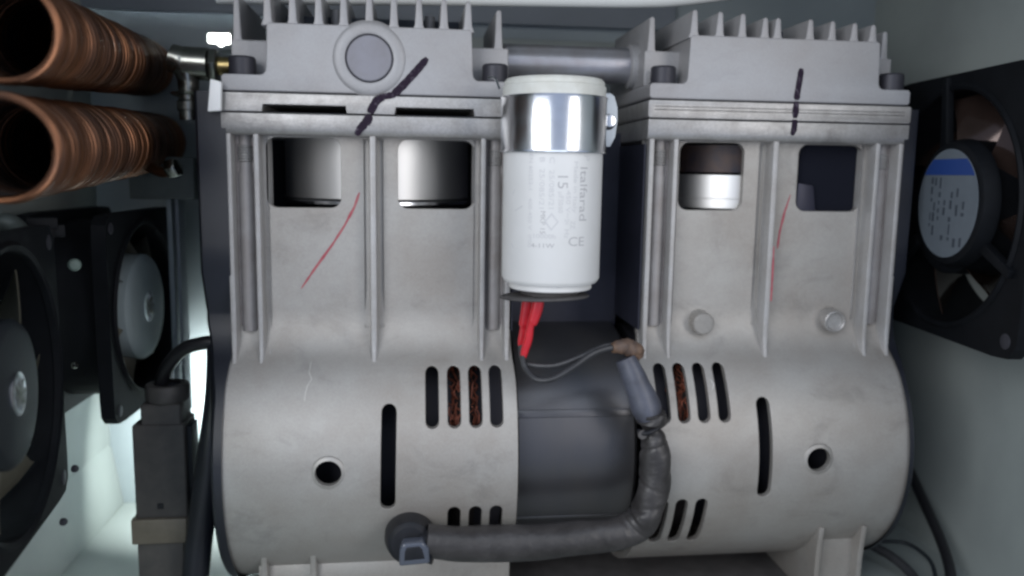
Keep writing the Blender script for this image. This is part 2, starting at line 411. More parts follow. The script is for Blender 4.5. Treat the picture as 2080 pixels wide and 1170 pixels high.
def pump(side):
    m = 1 if side == 'left' else -1
    cx = -284 if side == 'left' else 597
    dz = 0 if side == 'left' else 7                # the upper parts of the right pump stand slightly taller
    X = lambda o: cx+m*o
    xr = lambda a, b: (min(X(a), X(b)), max(X(a), X(b)))
    hs = mesh_of(housing_mesh(cx))
    cuts = []
    for off in (124, 170, 215, 259): cuts.append(MB().prism(capsule(X(off), -298, -180, 14), -60, 150))
    for off in (170, 215, 259): cuts.append(MB().prism(capsule(X(off), -590, -466, 14), -60, 170))
    cuts.append(MB().prism(capsule(X(35), -466, -248, 15.5, bend=-m*3), -60, 150))
    cuts.append(MB().cyl((X(-88), -60, -382), (X(-88), 120, -382), 27, 36))
    if side == 'left': wins = ((-503, -350), (-231, -69))
    else: wins = ((386, 535), (662, 815))
    for a, b in wins: cuts.append(MB().prism(rrect(a, b, 152+dz/2, 298+dz, 22), 100, 200))
    # narrow grooves beside the middle rib
    rx = -282 if side == 'left' else 591
    for s in (-1, 1): cuts.append(MB().prism([(100, 296+dz), (146, 296+dz), (146, -20), (136, -105), (100, -105)], rx+s*15-5, rx+s*15+5, 'yz'))
    hs = boolean(hs, cuts)
    lab = {'left': 'left pump housing with red marker stroke between its two windows', 'right': 'right pump housing with two round cast bumps below its windows'}[side]
    crank = link('pump_housing', hs, alu, comp, lab)
    # countersink lip round the screw hole
    obj('hole_rim', MB().lathe([(27, -3), (33, -1.2), (36, 1), (27.2, 4)], (X(-88), 1.2, -382), (0, 1, 0), 40, cap=False), alu, crank)
    # rails, bolt channels, tie bolts
    def rail(x0, x1, y0=100):
        a, b = x0, x1; t = 2.0; zt = 302+dz; mb = MB(); vs = []; q = y0-100
        rows = [(y0, zt, t), (y0, -70, t), (y0, -120, t+.5), (y0-2-q*.6, -150, t+1.5), (y0-9-q, -178, t+2.5)]
        for y, z, tt in rows:
            bk = 48 if z > -130 else 26 if z > -160 else 9
            vs += [(a+tt, y, z), (b-tt, y, z), (b+(3 if z < -100 else 0), y+bk, z), (a-(3 if z < -100 else 0), y+bk, z)]
        fs = [(0,1,2,3)]
        n = len(rows)
        for i in range(n-1):
            for k in range(4): fs.append((i*4+k, (i+1)*4+k, (i+1)*4+(k+1)%4, i*4+(k+1)%4))
        fs.append(((n-1)*4+3, (n-1)*4+2, (n-1)*4+1, (n-1)*4))
        return mb.add(vs, fs)
    obj('middle_rib', rail(rx-8, rx+8, 101), alu_rib, crank, bevel=2)
    for s in (-1, 1):
        for (o0, o1, y0) in ((279, 294, 100), (225, 239, 101), (213, 217, 135)):
            a, b = sorted((cx+s*o0, cx+s*o1))
            obj('vertical_rib', rail(a, b, y0), alu_rib, crank, bevel=2 if y0 < 120 else .8)
        a, b = sorted((cx+s*239, cx+s*279))
        obj('bolt_channel', MB().box(a, b, 134, 139, -100, 302+dz), chan, crank)
        bx = cx+s*259
        rod = obj('tie_bolt', MB().lathe([(16.5, 8), (16.5, 340), (14.5, 346), (14.5, 424)], (bx, 140, -118+dz), (0, 0, 1), 20), rodm, crank)
        th = MB()
        for k in range(6): th.lathe([(14.4, 0), (16.6, 2.6), (14.4, 5.2)], (bx, 138, 258+k*5.6+dz-12), (0, 0, 1), 16, cap=False)
        obj('screw_thread', th, alu_edge, crank)
    # top flange
    fl = MB().prism([(106, 300), (100, 304), (96, 314), (95, 343), (500, 343), (500, 300)], cx-298, cx+298, 'yz')
    fl.xform(Matrix.Translation((0, 0, dz)))
    obj('top_flange', fl, alu_edge, comp, bevel=2)
    obj('gasket', MB().box(cx-293, cx+293, 104, 490, 342.6+dz, 346.4+dz), blackp, comp)
    vp = MB().prism(rrect(cx-299, cx+299, 346+dz, 383+dz, 5, 3), 95, 498)
    vm = mesh_of(vp, bevel=1.5)
    cuts = []
    if side == 'left':
        for a, b in ((-503, -332), (-238, -71)):
            cuts.append(MB().prism([(a, 340), (b, 340), (b-3, 361), (a+4, 361)], 80, 470))
    else:
        cuts.append(MB().box(cx-285, cx+285, 80, 98, 369, 371)); cuts.append(MB().box(cx-285, cx+285, 80, 97, 376, 377.5))
    vm = boolean(vm, cuts)
    link('valve_plate', vm, alu_edge, comp)
    obj('gasket', MB().box(cx-294, cx+294, 103, 490, 382.4+dz, 386.8+dz), blackp, comp)
    # head: foot plate, centre block, fins
    zt = 521 if side == 'left' else 527
    hw0, hw1 = (-206, 206) if side == 'left' else (-212, 218)
    z0, z1 = 386.5+dz, 419+dz
    ol = [(cx-292, z0), (cx+292, z0), (cx+296, z0+4), (cx+296, z1-5), (cx+291, z1)]
    for k in range(6): a = R_(90*k/5); ol.append((cx+hw1+14-12*math.sin(a), z1+14-14*math.cos(a)))
    ol += [(cx+hw1-1, zt-5), (cx+hw1-6, zt), (cx+hw0+6, zt), (cx+hw0+1, zt-5)]
    for k in range(6): a = R_(90*k/5); ol.append((cx+hw0-2-12*(1-math.cos(a)), z1+14-14*math.sin(a)))
    ol += [(cx-291, z1), (cx-296, z1-5), (cx-296, z0+4)]
    hd = obj('cylinder_head', MB().prism(ol, 99, 498), alu_head, comp, {'left': 'left cylinder head with round boss and thick slanting marker line', 'right': 'right cylinder head with short upright marker line'}[side], bevel=2.5, seg=3)
    for s in (-1, 1):
        a, b = sorted((cx+s*200, cx+s*290))
        obj('corner_block', MB().prism([(a, 419+dz), (b, 419+dz), (b, zt-24), (a, zt-24)], 172, 490), alu_head, hd, bevel=5, seg=3)
    # fins
    if side == 'left':
        fx = [W(q, 45, 100).x for q in (543, 594, 647, 698, 750, 800, 851, 902, 951)]
        cxs = [W(q, 60, 172).x for q in (481, 1013)]
    else:
        fx = [W(q, 60, 100).x for q in (1411, 1463, 1509, 1555, 1581, 1647, 1692, 1737, 1775)]
        cxs = [W(q, 60, 172).x for q in (1325, 1800)]
    def fin(x, z0, y0, h):
        t0, t1 = 8.5, 5.5
        tall = 596 if side == 'left' else 583
        ztop = tall-h
        mb = MB().prism([(x-t0-5, z0-6), (x-t0, z0+6), (x-t1, ztop-4), (x-t1+3, ztop), (x+t1-3, ztop), (x+t1, ztop-4), (x+t0, z0+6), (x+t0+5, z0-6)], y0, 490)
        return obj('fin', mb, alu_head, hd, bevel=2.5)
    for i, x in enumerate(fx):
        short = side == 'right' and i in (3, 4)
        fin(x, zt, 100.5, 6*i*.4 if side == 'left' else (4+i*2 if not short else 14))
    for i, x in enumerate(cxs): fin(x, zt-26, 173, 8+12*i)
    # raised rear casting between the fins (valve chambers)
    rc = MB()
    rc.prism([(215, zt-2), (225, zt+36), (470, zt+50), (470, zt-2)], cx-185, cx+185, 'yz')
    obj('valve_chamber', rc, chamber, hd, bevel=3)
    bossx = fx[2]+26
    obj('cast_post', MB().cyl((bossx, 200, zt-4), (bossx, 200, zt+46), 11, 20), alu_head, hd)
    bossx = fx[6]+24
    obj('cast_post', MB().cyl((bossx, 200, zt-4), (bossx, 200, zt+40), 11, 20), alu_head, hd)
    # socket head bolts
    for s in (-1, 1):
        bx = {('left', -1): -544, ('left', 1): -27, ('right', -1): 339, ('right', 1): 866}[(side, s)]
        zb = 419+dz
        mb = MB().lathe([(24, 0), (27, 2), (27, 34), (24, 38), (13, 38), (12, 30)], (bx, 134, zb), (0, 0, 1), 36)
        b = obj('socket_bolt', mb, blackbolt, hd)
        obj('washer', MB().lathe([(31, -1), (31, 2.5)], (bx, 134, zb), (0, 0, 1), 32), blackbolt, b)
    if side == 'left':
        # round boss with plugged port
        c = Vector((-287, 100, 457))
        ring = MB().lathe([(77, 4), (73, -1.5), (66, -4.5), (54, -5.5), (48.6, -4), (47.4, 6)], c, (0, 1, 0), 72, cap=False)
        ring.v = [Vector((v.x, v.y, v.z)) for v in ring.v]
        obj('port_boss', ring, alu_head, hd)
        obj('port_disc', MB().lathe([(45.5, 4), (45.5, -3.5), (43.5, -5.5), (.5, -5.5)], c, (0, 1, 0), 64), discm, hd)
        obj('port_gap', MB().lathe([(48, 0), (44, 0)], (c.x, 98.4, c.z), (0, 1, 0), 64, cap=False), darkvoid, hd)
    else:
        for px, py, br in ((1425, 655, 0), (1690, 650, 1)):
            c = W(px, py, 120)
            pr = [(25, 20), (25, -12), (22, -16), (.5, -16)] if not br else [(25, 20), (25, -14), (22.5, -16.5), (19.5, -14), (18, -9), (.5, -9)]
            obj('cast_bump', MB().lathe(pr, c, (0, 1, .1), 40), alu if not br else alu_edge, crank)
    # cylinder liners behind the windows
    if side == 'left':
        obj('cylinder_liner', MB().lathe([(215, 0), (215, 130)], (rx, 372, 170), (0, 0, 1), 96), bore, comp, 'polished liner showing in both windows')
        obj('piston_ring_band', MB().lathe([(212, 0), (217, 3), (217, 9), (212, 12)], (rx, 372, 155), (0, 0, 1), 96), chrome, comp)
    else:
        obj('cylinder_liner', MB().lathe([(205, 0), (205, 62)], (rx+4, 372, 240), (0, 0, 1), 96), bore_brown, comp, 'liner with a painted brown reflection above the bright ring in the window')
        obj('piston_crown', MB().lathe([(203, 0), (208, 2), (208, 22), (206.5, 23), (206.5, 25), (208, 26), (208, 78), (200, 79)], (rx+4, 374, 156), (0, 0, 1), 96), bore, comp)
        obj('dark_port', MB().lathe([(300, 0), (300, 172)], (800, 462, 143), (0, 0, 1), 96, cap=False, a0=-.6-PI, a1=.9-PI) if False else MB().box(655, 824, 158, 162, 143, 315), darkport, comp)  # near-black sheet stands in for the unlit inside of the window
        obj('port_block', MB().prism([(664, 144), (716, 144), (706, 214), (668, 219)], 146, 157), bore_dark, comp, bevel=4)  # block added for the slightly paler tone at the window's lower left
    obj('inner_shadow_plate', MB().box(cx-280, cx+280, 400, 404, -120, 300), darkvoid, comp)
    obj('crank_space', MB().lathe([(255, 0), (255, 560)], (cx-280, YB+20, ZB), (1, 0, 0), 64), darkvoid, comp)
    # motor winding seen through the slots
    wx = X(205)
    wd = MB(); rnd = random.Random(5)
    for k in range(150):
        a = PI-.9+rnd.uniform(-.2, 1.0)
        r = rnd.uniform(262, 280); aw = rnd.uniform(.08, .28); x0 = X(rnd.uniform(165, 222))
        pts = []
        for q in range(5):
            aa = a+aw*(q/4-.5); pts.append((x0+rnd.uniform(-9, 9), YB+20+r*math.cos(aa)+rnd.uniform(-3, 3), ZB+r*-math.sin(aa)*-1+rnd.uniform(-3, 3)))
        wd.tube(pts, 1.6, 5, 3)
    wo = obj('copper_winding', wd, windm, comp)
    obj('winding_core', MB().lathe([(262, 0), (270, 10), (270, 42), (262, 52)], (min(X(168), X(220)), YB+14, ZB), (1, 0, 0), 64), copper_d, comp)
    # mounting foot
    ft = MB()
    a, b = sorted((X(-240), X(-124)))
    for x0, x1 in ((a, a+13), (b-13, b)):
        fy = 24 if side == 'left' else 0
        ft.prism([(40+fy*.6, -560), (46+fy, -600), (50+fy, -640), (52+fy, ZF+1), (300, ZF+1), (300, -600)], x0, x1, 'yz')
    foot = obj('mounting_foot', ft, alu, comp, bevel=3)
    obj('foot_web', MB().prism([(80+fy, -600), (78+fy, -660), (84+fy, ZF+1), (110+fy, ZF+1), (150, -600)], a+10, b-10, 'yz'), alu, foot)
    if side == 'left':
        obj('base_skirt', MB().prism([(97, -618), (92, -650), (96, -700), (104, ZF+1), (480, ZF+1), (480, -618)], X(-250), X(300), 'yz'), alu, foot, bevel=4)
    # side covers
    def cover(side_sign, tw, bwid, m_):
        ex = thick(PROF, -7); inn = thick(PROF, 0.5); vs = []; n = len(PROF)
        for i, ((y, z, h), (yo, zo)) in enumerate(zip(PROF, ex)):
            t = tw if z > -90 else (bwid if z < -230 else bwid+(tw-bwid)*(z+230)/140)
            xi = cx+side_sign*(h-6); xo = cx+side_sign*(303+t)
            if z > 300: z = zo = 384
            yy = yo if z < -60 else yo-36*(1 if y < 200 else 0)
            vs.append((xi, yy, zo)); vs.append((xo-side_sign*6, yy, zo)); vs.append((xo, yy+7 if y < 300 else yy-7, zo))
        fs = []
        for i in range(n-1):
            for k in range(2): fs.append((i*3+k, i*3+k+1, (i+1)*3+k+1, (i+1)*3+k))
        fs.append(tuple(i*3+2 for i in range(n)))
        return MB().add(vs, fs)
    s = -m
    obj('end_cover', cover(s, 46 if side == 'left' else 20, 16 if side == 'left' else 10, None), coverm, comp, {'left': 'black cover on the outer left end', 'right': 'black cover on the outer right end'}[side])
    # dark inner side of the tower, facing the motor
    xs = sorted((X(296.5), X(299.5)))
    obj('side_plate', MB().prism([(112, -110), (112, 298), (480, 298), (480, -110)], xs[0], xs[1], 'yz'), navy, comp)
    return crank, hd
crankL, headL = pump('left')
crankR, headR = pump('right')

# motor between the pumps
st = obj('motor_stator', MB().lathe([(258, 0), (266, 6), (266, 262), (258, 270)], (22, YB, ZB), (1, 0, 0), 128), stator, comp)
band = MB().lathe([(264, 0), (271, 4), (271, 222), (264, 226)], (44, YB, ZB), (1, 0, 0), 40, cap=False, a0=R_(-12)+PI*0, a1=R_(45))
for ang_, w_, h_ in ((24, 9, 3), (-31, 6, 3)):  # ribs added so their edges give the drum a highlight line
    a = R_(180-ang_)
    mb = MB().box(20, 292, -w_, w_, 258, 266+h_)
    M = Matrix.Translation((0, YB, ZB)) @ Matrix.Rotation(R_(90-ang_)*1.0, 4, 'X')
    mb.xform(M); obj('stator_highlight_rib', mb, stator, st, bevel=3)
obj('dark_gap_box', MB().prism([(330, -200), (330, 330), (560, 330), (560, -200)], 16, 300, 'yz'), navy, comp)  # dark box added to fill the gap between the pumps
obj('crossover_tube', MB().lathe([(41, 0), (41, 300)], (6, 270, 480), (1, 0, 0), 48), alu_tube, comp)
obj('tube_socket', MB().lathe([(41, 0), (50, 4), (50, 22), (46, 26)], (292, 270, 480), (1, 0, 0), 48), alu_head, comp)
# marker strokes
def stroke(name, pts, y, wd, m, parent, lab=None):
    return obj(name, ribbon([W(px, py, y) for px, py in pts], NY, wd), m, parent, lab)
stroke('marker_stroke', [(868, 118), (845, 145), (822, 170), (798, 194)], 98.3, [14, 16, 16, 17], marker, headL)
stroke('marker_stroke', [(804, 192), (780, 196), (765, 204), (757, 218), (751, 230)], 94.3, [13, 13, 17, 17, 16], marker, crankL)
stroke('marker_stroke', [(752, 233), (746, 245), (741, 252)], 94.3, [15, 18, 18], marker, crankL)
stroke('marker_stroke', [(742, 250), (731, 262), (724, 275)], 94.9, [18, 15, 11], marker, crankL)
stroke('red_marker_stroke', [(921, 121), (900, 142), (880, 166), (860, 192)], 99.6, [3, 2.5, 3, 2], redfaint, headL)
stroke('red_marker_stroke', [(730, 391), (720, 420), (700, 458), (675, 497), (640, 545), (612, 586)], 139.6, [4, 5, 5, 5, 5, 2.5], redink, crankL)
stroke('marker_stroke', [(1628, 139), (1625, 160), (1620, 188), (1618, 203)], 98.4, [13, 14, 14, 14], marker, headR)
stroke('marker_stroke', [(1618, 206), (1615, 240)], 94.3, [14, 14], marker, crankR)
stroke('marker_stroke', [(1615, 243), (1614, 250)], 94.4, [14, 14], marker, crankR)
stroke('marker_stroke', [(1615, 246), (1613, 263), (1609, 275)], 94.9, [14, 13, 9], marker, crankR)
stroke('red_marker_stroke', [(1675, 113), (1668, 150), (1662, 200)], 99.6, [2, 2, 2], redfaint, headR)
stroke('red_marker_stroke', [(1606, 395), (1594, 430), (1584, 470), (1579, 505)], 139.6, [2.5, 4, 5, 4], redink, crankR)
stroke('red_marker_stroke', [(1572, 500), (1569, 560), (1566, 612)], 100.4, [3, 4, 4], redink, crankR)
def bstroke(pts, wd, m, parent): obj('scratch', ribbon([onbarrel(px, py, .3) for px, py in pts], NB, wd, .7), m, parent)
bstroke([(632, 735), (628, 757), (633, 770), (624, 785), (620, 800), (618, 815)], [1.2]*6, scratch, crankL)
bstroke([(1442, 770), (1450, 780), (1446, 795)], [1, 1.8, 1], scratch, crankR)

# ================================================================== motor capacitor
cc = (W(1020, 380, 0)+W(1222, 380, 0))/2
CR = 99.0
CX, CY = cc.x, 0.0
zT = W(1122, 156, -60).z; zB = W(1110, 578, -60).z
bT = W(1122, 190, -90).z; bB = W(1118, 309, -90).z
cap = empty('run_capacitor', (CX, CY, zB), 'white cylindrical capacitor with faded grey print held by a shiny metal clamp band', 'capacitor')
obj('capacitor_can', MB().lathe([(80, -12), (82, -14), (84, -12), (84, 0), (93, 0), (96, 4), (CR, 9), (CR, zT-zB-42)], (CX, CY, zB), (0, 0, 1), 96), whitep, cap)
obj('capacitor_cap', MB().lathe([(CR+3, -44), (CR+3, -14), (CR, -12), (CR, -5), (CR-4, 0), (CR-60, 1)], (CX, CY, zT), (0, 0, 1), 96), whitelid, cap)
ra = R_(20)
bandm = MB().lathe([(CR, 0), (CR+7, 0), (CR+7.5, 1), (CR+6, 5), (CR+6, bT-bB-5), (CR+7.5, bT-bB-1), (CR+7, bT-bB), (CR, bT-bB)], (CX, CY, bB), (0, 0, 1), 128, cap=False)
bo = obj('clamp_band', bandm, chrome, cap)
e0 = W(1222, 300, 20); e1 = W(1256, 190, 20)
ear = MB().prism([(e0.x-30, e0.z+4), (e1.x-14, e0.z+2), (e1.x-4, e0.z+22), (e1.x, e0.z+55), (e1.x-1, e0.z+80), (e1.x-8, e1.z-6), (e1.x-16, e1.z), (e0.x-30, e1.z)], 18, 24)
obj('clamp_ear', ear, zincm, bo, bevel=1)
hc = W(1238, 246, 18)
obj('clamp_screw', MB().lathe([(4, -6), (11, -5), (13, -2), (13, 2)], (hc.x, 16, hc.z), (0, 1, 0), 24), chrome, bo)
obj('screw_hole', MB().lathe([(16, 0), (16, .8)], (hc.x-3, 17, hc.z-2), (0, 1, 0), 24), darkvoid, bo)
# wire tail of the clamp by the head bolt
obj('clamp_wire', MB().tube([W(992, 158, 60), W(1003, 158, 50), (W(1009, 166, 40)), W(1014, 180, 30)], 2.6, 8), chrome, bo)
pad = MB().lathe([(6, 0), (88, 0), (91, 2), (91, 4), (88, 6), (6, 6)], (0, 0, 0), (0, 0, 1), 64, cap=False)
pc = W(1103, 600, -5)
pad.xform(Matrix.Translation((CX-12, CY-6, zB-34)) @ Matrix.Rotation(R_(-1.5), 4, 'Y') @ Matrix.Rotation(R_(-3), 4, 'X'))
obj('rubber_disc', pad, rubber, cap)
obj('terminal_post', MB().lathe([(60, 0), (60, 24)], (CX, CY, zB-26), (0, 0, 1), 32), rubber, cap)

def text_mb(s, size):
    cu_ = bpy.data.curves.new('t', 'FONT'); cu_.body = s; cu_.size = size; cu_.extrude = 0; cu_.resolution_u = 3
    o = bpy.data.objects.new('t', cu_); C.objects.link(o)
    dg = bpy.context.evaluated_depsgraph_get(); dg.update()
    me = bpy.data.meshes.new_from_object(o.evaluated_get(dg))
    bpy.data.objects.remove(o)
    bm = bmesh.new(); bm.from_mesh(me)
    bmesh.ops.triangulate(bm, faces=bm.faces); bm.to_mesh(me); bm.free()
    mb = MB(); mb.add([v.co for v in me.vertices], [tuple(p.vertices) for p in me.polygons]); bpy.data.meshes.remove(me)
    return mb
def wrap(s, px, py, size, vertical=True, length=None, bold=0, m=None):
    """print on the can: px,py = pixel of the start of the baseline, text running down the can"""
    mb = text_mb(s, size)
    q = max(-.97, min(.97, (px-1118)/103.0)); th0 = math.asin(q)-math.atan2(CX-CAM.x, -CAM.y)
    z0 = W(1118, py, -90).z
    L = max(v.x for v in mb.v)
    k = (length/L) if length else 1
    out = MB(); vs = []
    for v in mb.v:
        if vertical: z = z0-v.x*k; th = th0+v.y/CR
        else: z = z0+v.y; th = th0+v.x*k/CR
        r = CR+.45
        vs.append((CX+r*math.sin(th), CY-r*math.cos(th), z))
    out.add(vs, mb.f)
    me = bpy.data.meshes.new('print'); me.from_pydata([tuple(v) for v in out.v], [], out.f)
    return link('print', me, m or inkg, cap)
wrap('IP', 1179, 306, 22, length=18)
wrap('Italfarad', 1173, 336, 25, length=104, m=inkd)
wrap('Made in Italy', 1160, 326, 12, length=98)
wrap('ZZ', 1156, 448, 13, length=15)
wrap('15', 1129, 350, 28, length=30, m=inkd)
wrap('\u00b5F', 1131, 388, 14, length=14)
wrap('450 V~', 1146, 386, 13, length=52)
wrap('50/60', 1131, 404, 13, length=26)
wrap('Hz', 1144, 464, 14, length=18)
wrap('C  25/085/21', 1112, 318, 14, length=98)
wrap('B  25/085/21', 1093, 318, 14, length=98)
wrap('SH', 1144, 444, 13, length=10)
wrap('MKP 15', 1096, 428, 14, length=44, m=inkd)
wrap('EN 60252-1   400-450 V  IP00', 1072, 312, 11, length=178)
wrap('10000h', 1080, 484, 12, vertical=False, length=46)
wrap('4-11W', 1078, 503, 12, vertical=False, length=46, m=inkd)
wrap('CE', 1151, 499, 25, vertical=False, length=36, m=inkd)
# small diamond approval mark
dm = MB(); px0, py0 = 1118, 450
th0 = math.asin(0.0)-math.atan2(CX-CAM.x, -CAM.y); z0 = W(1118, py0, -90).z
dv = []
for (dx, dz_) in ((0, 17), (14, 0), (0, -17), (-14, 0), (0, 13), (10.5, 0), (0, -13), (-10.5, 0)):
    th = th0+dx/CR; dv.append((CX+(CR+.6)*math.sin(th), CY-(CR+.6)*math.cos(th), z0+dz_))
me = bpy.data.meshes.new('print'); me.from_pydata(dv, [], [(0,1,5,4),(1,2,6,5),(2,3,7,6),(3,0,4,7)]); link('approval_mark', me, inkg, cap)
for (px, py, a) in ((1041, 392, .5), (1040, 503, -.6), (1052, 425, 2)):
    q = (px-1118)/103.0; th = math.asin(q)-math.atan2(CX-CAM.x, -CAM.y)
    p = Vector((CX+CR*math.sin(th), CY-CR*math.cos(th), W(1118, py, -90).z))
    n_ = Vector((math.sin(th), -math.cos(th), 0)); t_ = Vector((math.cos(th), math.sin(th), 0))
    obj('scuff_mark', ribbon([p-(t_*a+Vector((0, 0, 1)))*5, p+(t_*a+Vector((0, 0, 1)))*5], lambda q_: n_, [1.4, 1.8], .6), inkg, cap)

# ================================================================== leads with red terminals
lead = empty('capacitor_leads', W(1150, 760, 10), 'two thin grey leads with red insulated terminals below the white capacitor', 'wire')
def flat(pa, pb, wa, wb, th):
    d = (pb-pa).normalized(); s = d.cross(Vector((0, 1, 0))).normalized()
    vs = []
    for p, w_ in ((pa, wa), (pb, wb)):
        for sx, sy in ((-1, -1), (1, -1), (1, 1), (-1, 1)): vs.append(p+s*sx*w_+Vector((0, 1, 0))*sy*th)
    return MB().add(vs, [(0,1,2,3), (7,6,5,4), (0,4,5,1), (1,5,6,2), (2,6,7,3), (3,7,4,0)])
fl_ = lambda t, a: .72+.28*abs(math.cos(a))
obj('red_terminal', MB().tube([W(1096, 592, -16), W(1091, 625, -14), W(1083, 652, -12), W(1078, 662, -11), W(1073, 690, -6), W(1066, 712, -2), W(1063, 728, 0)], [12, 12.5, 11, 7.5, 9, 8.5, 6], 20, 6, squash=fl_), red, lead)
obj('red_terminal', MB().tube([W(1074, 594, 14), W(1070, 625, 16), W(1065, 655, 18), W(1063, 668, 20), W(1060, 690, 22), W(1058, 704, 24)], [12, 12, 11, 7.5, 8.5, 6], 20, 6, squash=fl_), red, lead)
w1 = obj('wire', MB().tube([W(1062, 722, 0), W(1066, 745, -6), W(1090, 770, -30), W(1125, 768, -40), W(1165, 745, -40), W(1205, 718, -30), W(1245, 706, -22), W(1275, 712, -16)], 6.5, 10), wire, lead)
w2 = obj('wire', MB().tube([W(1058, 700, 24), W(1062, 732, 10), W(1085, 742, -8), W(1130, 742, -22), W(1180, 724, -26), W(1225, 704, -16), W(1262, 700, -6)], 6, 10), wire, lead)

# ================================================================== grey sleeved cable
slv = empty('sleeved_cable', W(1050, 1130, -20), 'thick wrinkled grey cable sleeve looping down over the motor and across the left housing', 'cable')
rnd = random.Random(3)
def crumple(t, a):
    return 1+.06*math.sin(a*2+t*19)+.05*math.sin(a*3-t*31)+.035*math.sin(a*5+t*57)
obj('sleeve_end', MB().tube([W(1243, 707, -22), W(1268, 704, -16), W(1290, 712, -12), W(1296, 726, -10)], [10, 17, 18, 12], 16, squash=crumple), brown, slv)
obj('heat_shrink', MB().tube([W(1270, 728, -16), W(1291, 775, -26), W(1312, 826, -32), W(1320, 850, -34)], [21, 25, 31, 27], 28, squash=lambda t, a: 1+.05*math.sin(2*a+4*t)), sleeve_h, slv)
P1 = [(1322, 838, 30), (1324, 856, 31), (1323, 872, 18), (1328, 892, 27), (1330, 930, 32), (1330, 975, 33), (1322, 1015, 34), (1308, 1048, 36), (1284, 1072, 34), (1250, 1084, 35), (1180, 1092, 36), (1100, 1100, 37), (1000, 1104, 37), (930, 1104, 36), (866, 1098, 34)]
rs = []
pts = []
for px, py, r in P1:
    yy = -38 if px > 1290 else -34
    pts.append(W(px, py, yy)); rs.append(r)
obj('sleeve', MB().tube(pts, rs, 56, 16, squash=lambda t, a: 1+(.045 if t < .6 else .022)*math.sin(a*2+t*23)+(.035 if t < .62 else .010)*math.sin(a*3-t*47)-(.11 if t < .58 else .05 if t < .7 else 0)*(.5+.5*math.sin(t*37+2))*max(0, math.sin(a*1.0+t*33+math.sin(t*50)))**6-(.10 if t < .6 else .03)*(.5+.5*math.sin(t*29))*max(0, math.sin(a*1-t*58+1+.8*math.sin(t*41)))**8), sleevem, slv)
obj('cable_tie', MB().tube([W(1296, 874, -52), W(1304, 880, -62), W(1320, 878, -66), (W(1340, 868, -60))], [4, 5, 5, 4], 8), blackp, slv)
obj('tie_knot', MB().lathe([(3, -4), (9, -3), (10, 2), (6, 5)], W(1305, 883, -62), (0, 1, 0), 16), rubber, slv)

# clip that holds the sleeve at the left housing
gc = W(832, 1098, -8)
clip = empty('cable_clip', gc, 'round black grommet with glossy square latch gripping the sleeve on the left housing', 'clip')
obj('grommet', MB().lathe([(52, 60), (52, 6), (47, -18), (44, -30), (36, -36), (.5, -37)], gc+Vector((0, 2, 4)), (0, 1, -.10), 48), blackp, clip)
lc = W(842, 1120, -62)
lt = MB().prism([(-31, -26), (31, -22), (29, 10), (17, 24), (-24, 22), (-30, 8)], -12, 20)
lt.xform(Matrix.Translation(lc)); lo = obj('latch', lt, clipm, clip, bevel=6, seg=3)
li = MB().prism([(-20, -13), (20, -10), (15, 10), (9, 16), (-15, 14), (-19, 6)], -13.2, -11)
li.xform(Matrix.Translation(lc)); obj('latch_window', li, blackp, lo, bevel=.5)
obj('collar', MB().tube([gc+Vector((20, -16, 0)), gc+Vector((52, -22, -4))], [33, 37], 28, smooth=False), blackp, clip)

# ================================================================== copper coils
def coil(n_px, n_d, f_px, f_d, rad, label, turns=54):
    a = D(*n_px, n_d); b = D(*f_px, f_d)
    root = empty('copper_coil', Vector(((a.x+b.x)/2, (a.y+b.y)/2, min(a.z, b.z)-rad)), label, 'coil', 'copper cooling coils at the upper left')
    ax = (b-a).normalized(); L = (b-a).length
    e1 = ax.cross(Vector((0, 0, 1))).normalized(); e2 = ax.cross(e1)
    seg = 44; n = turns*seg; pts = []
    for i in range(n+1):
        t = i/n; an = 2*PI*turns*t
        wob = 1+.012*math.sin(t*61)+.01*math.sin(t*23+1)
        pts.append(a+ax*(L*t)+(e1*math.cos(an)+e2*math.sin(an))*rad*wob)
    wr = L/turns*.27
    obj('coil_tubing', MB().tube(pts, [wr*min(1, .25+i/30) for i in range(n+1)], 8, smooth=False), copper, root)
    obj('coil_dark_lining', MB().lathe([(rad-wr*1.0, 20), (rad-wr*.8, 24), (rad-wr*.8, L-6), (rad-wr*2, L)], a, ax, 40, cap=False), copper_d, root)  # dark lining added as the shade in the gaps between turns
    return root, a, b, ax
coil((-6, 55), 1120, (296, 138), 2250, 70, 'upper copper coil, its open end cut by the top left corner')
coil((-8, 302), 1120, (322, 288), 2300, 71, 'lower copper coil, just under the other one and above the fans')
ctail = MB().tube([D(300, 338, 1890), D(330, 350, 1880), D(352, 343, 1870)], 12, 14)
ct = empty('hose_nut', D(345, 360, 1870), 'small bright nut on a copper pipe end under the lower coil', 'fitting')
obj('pipe_end', ctail, copper, ct)
obj('nut', MB().lathe([(20, -14), (23, -11), (23, 10), (20, 14)], D(352, 342, 1868), (1, -.25, .35), 6), nickel, ct, bevel=2)
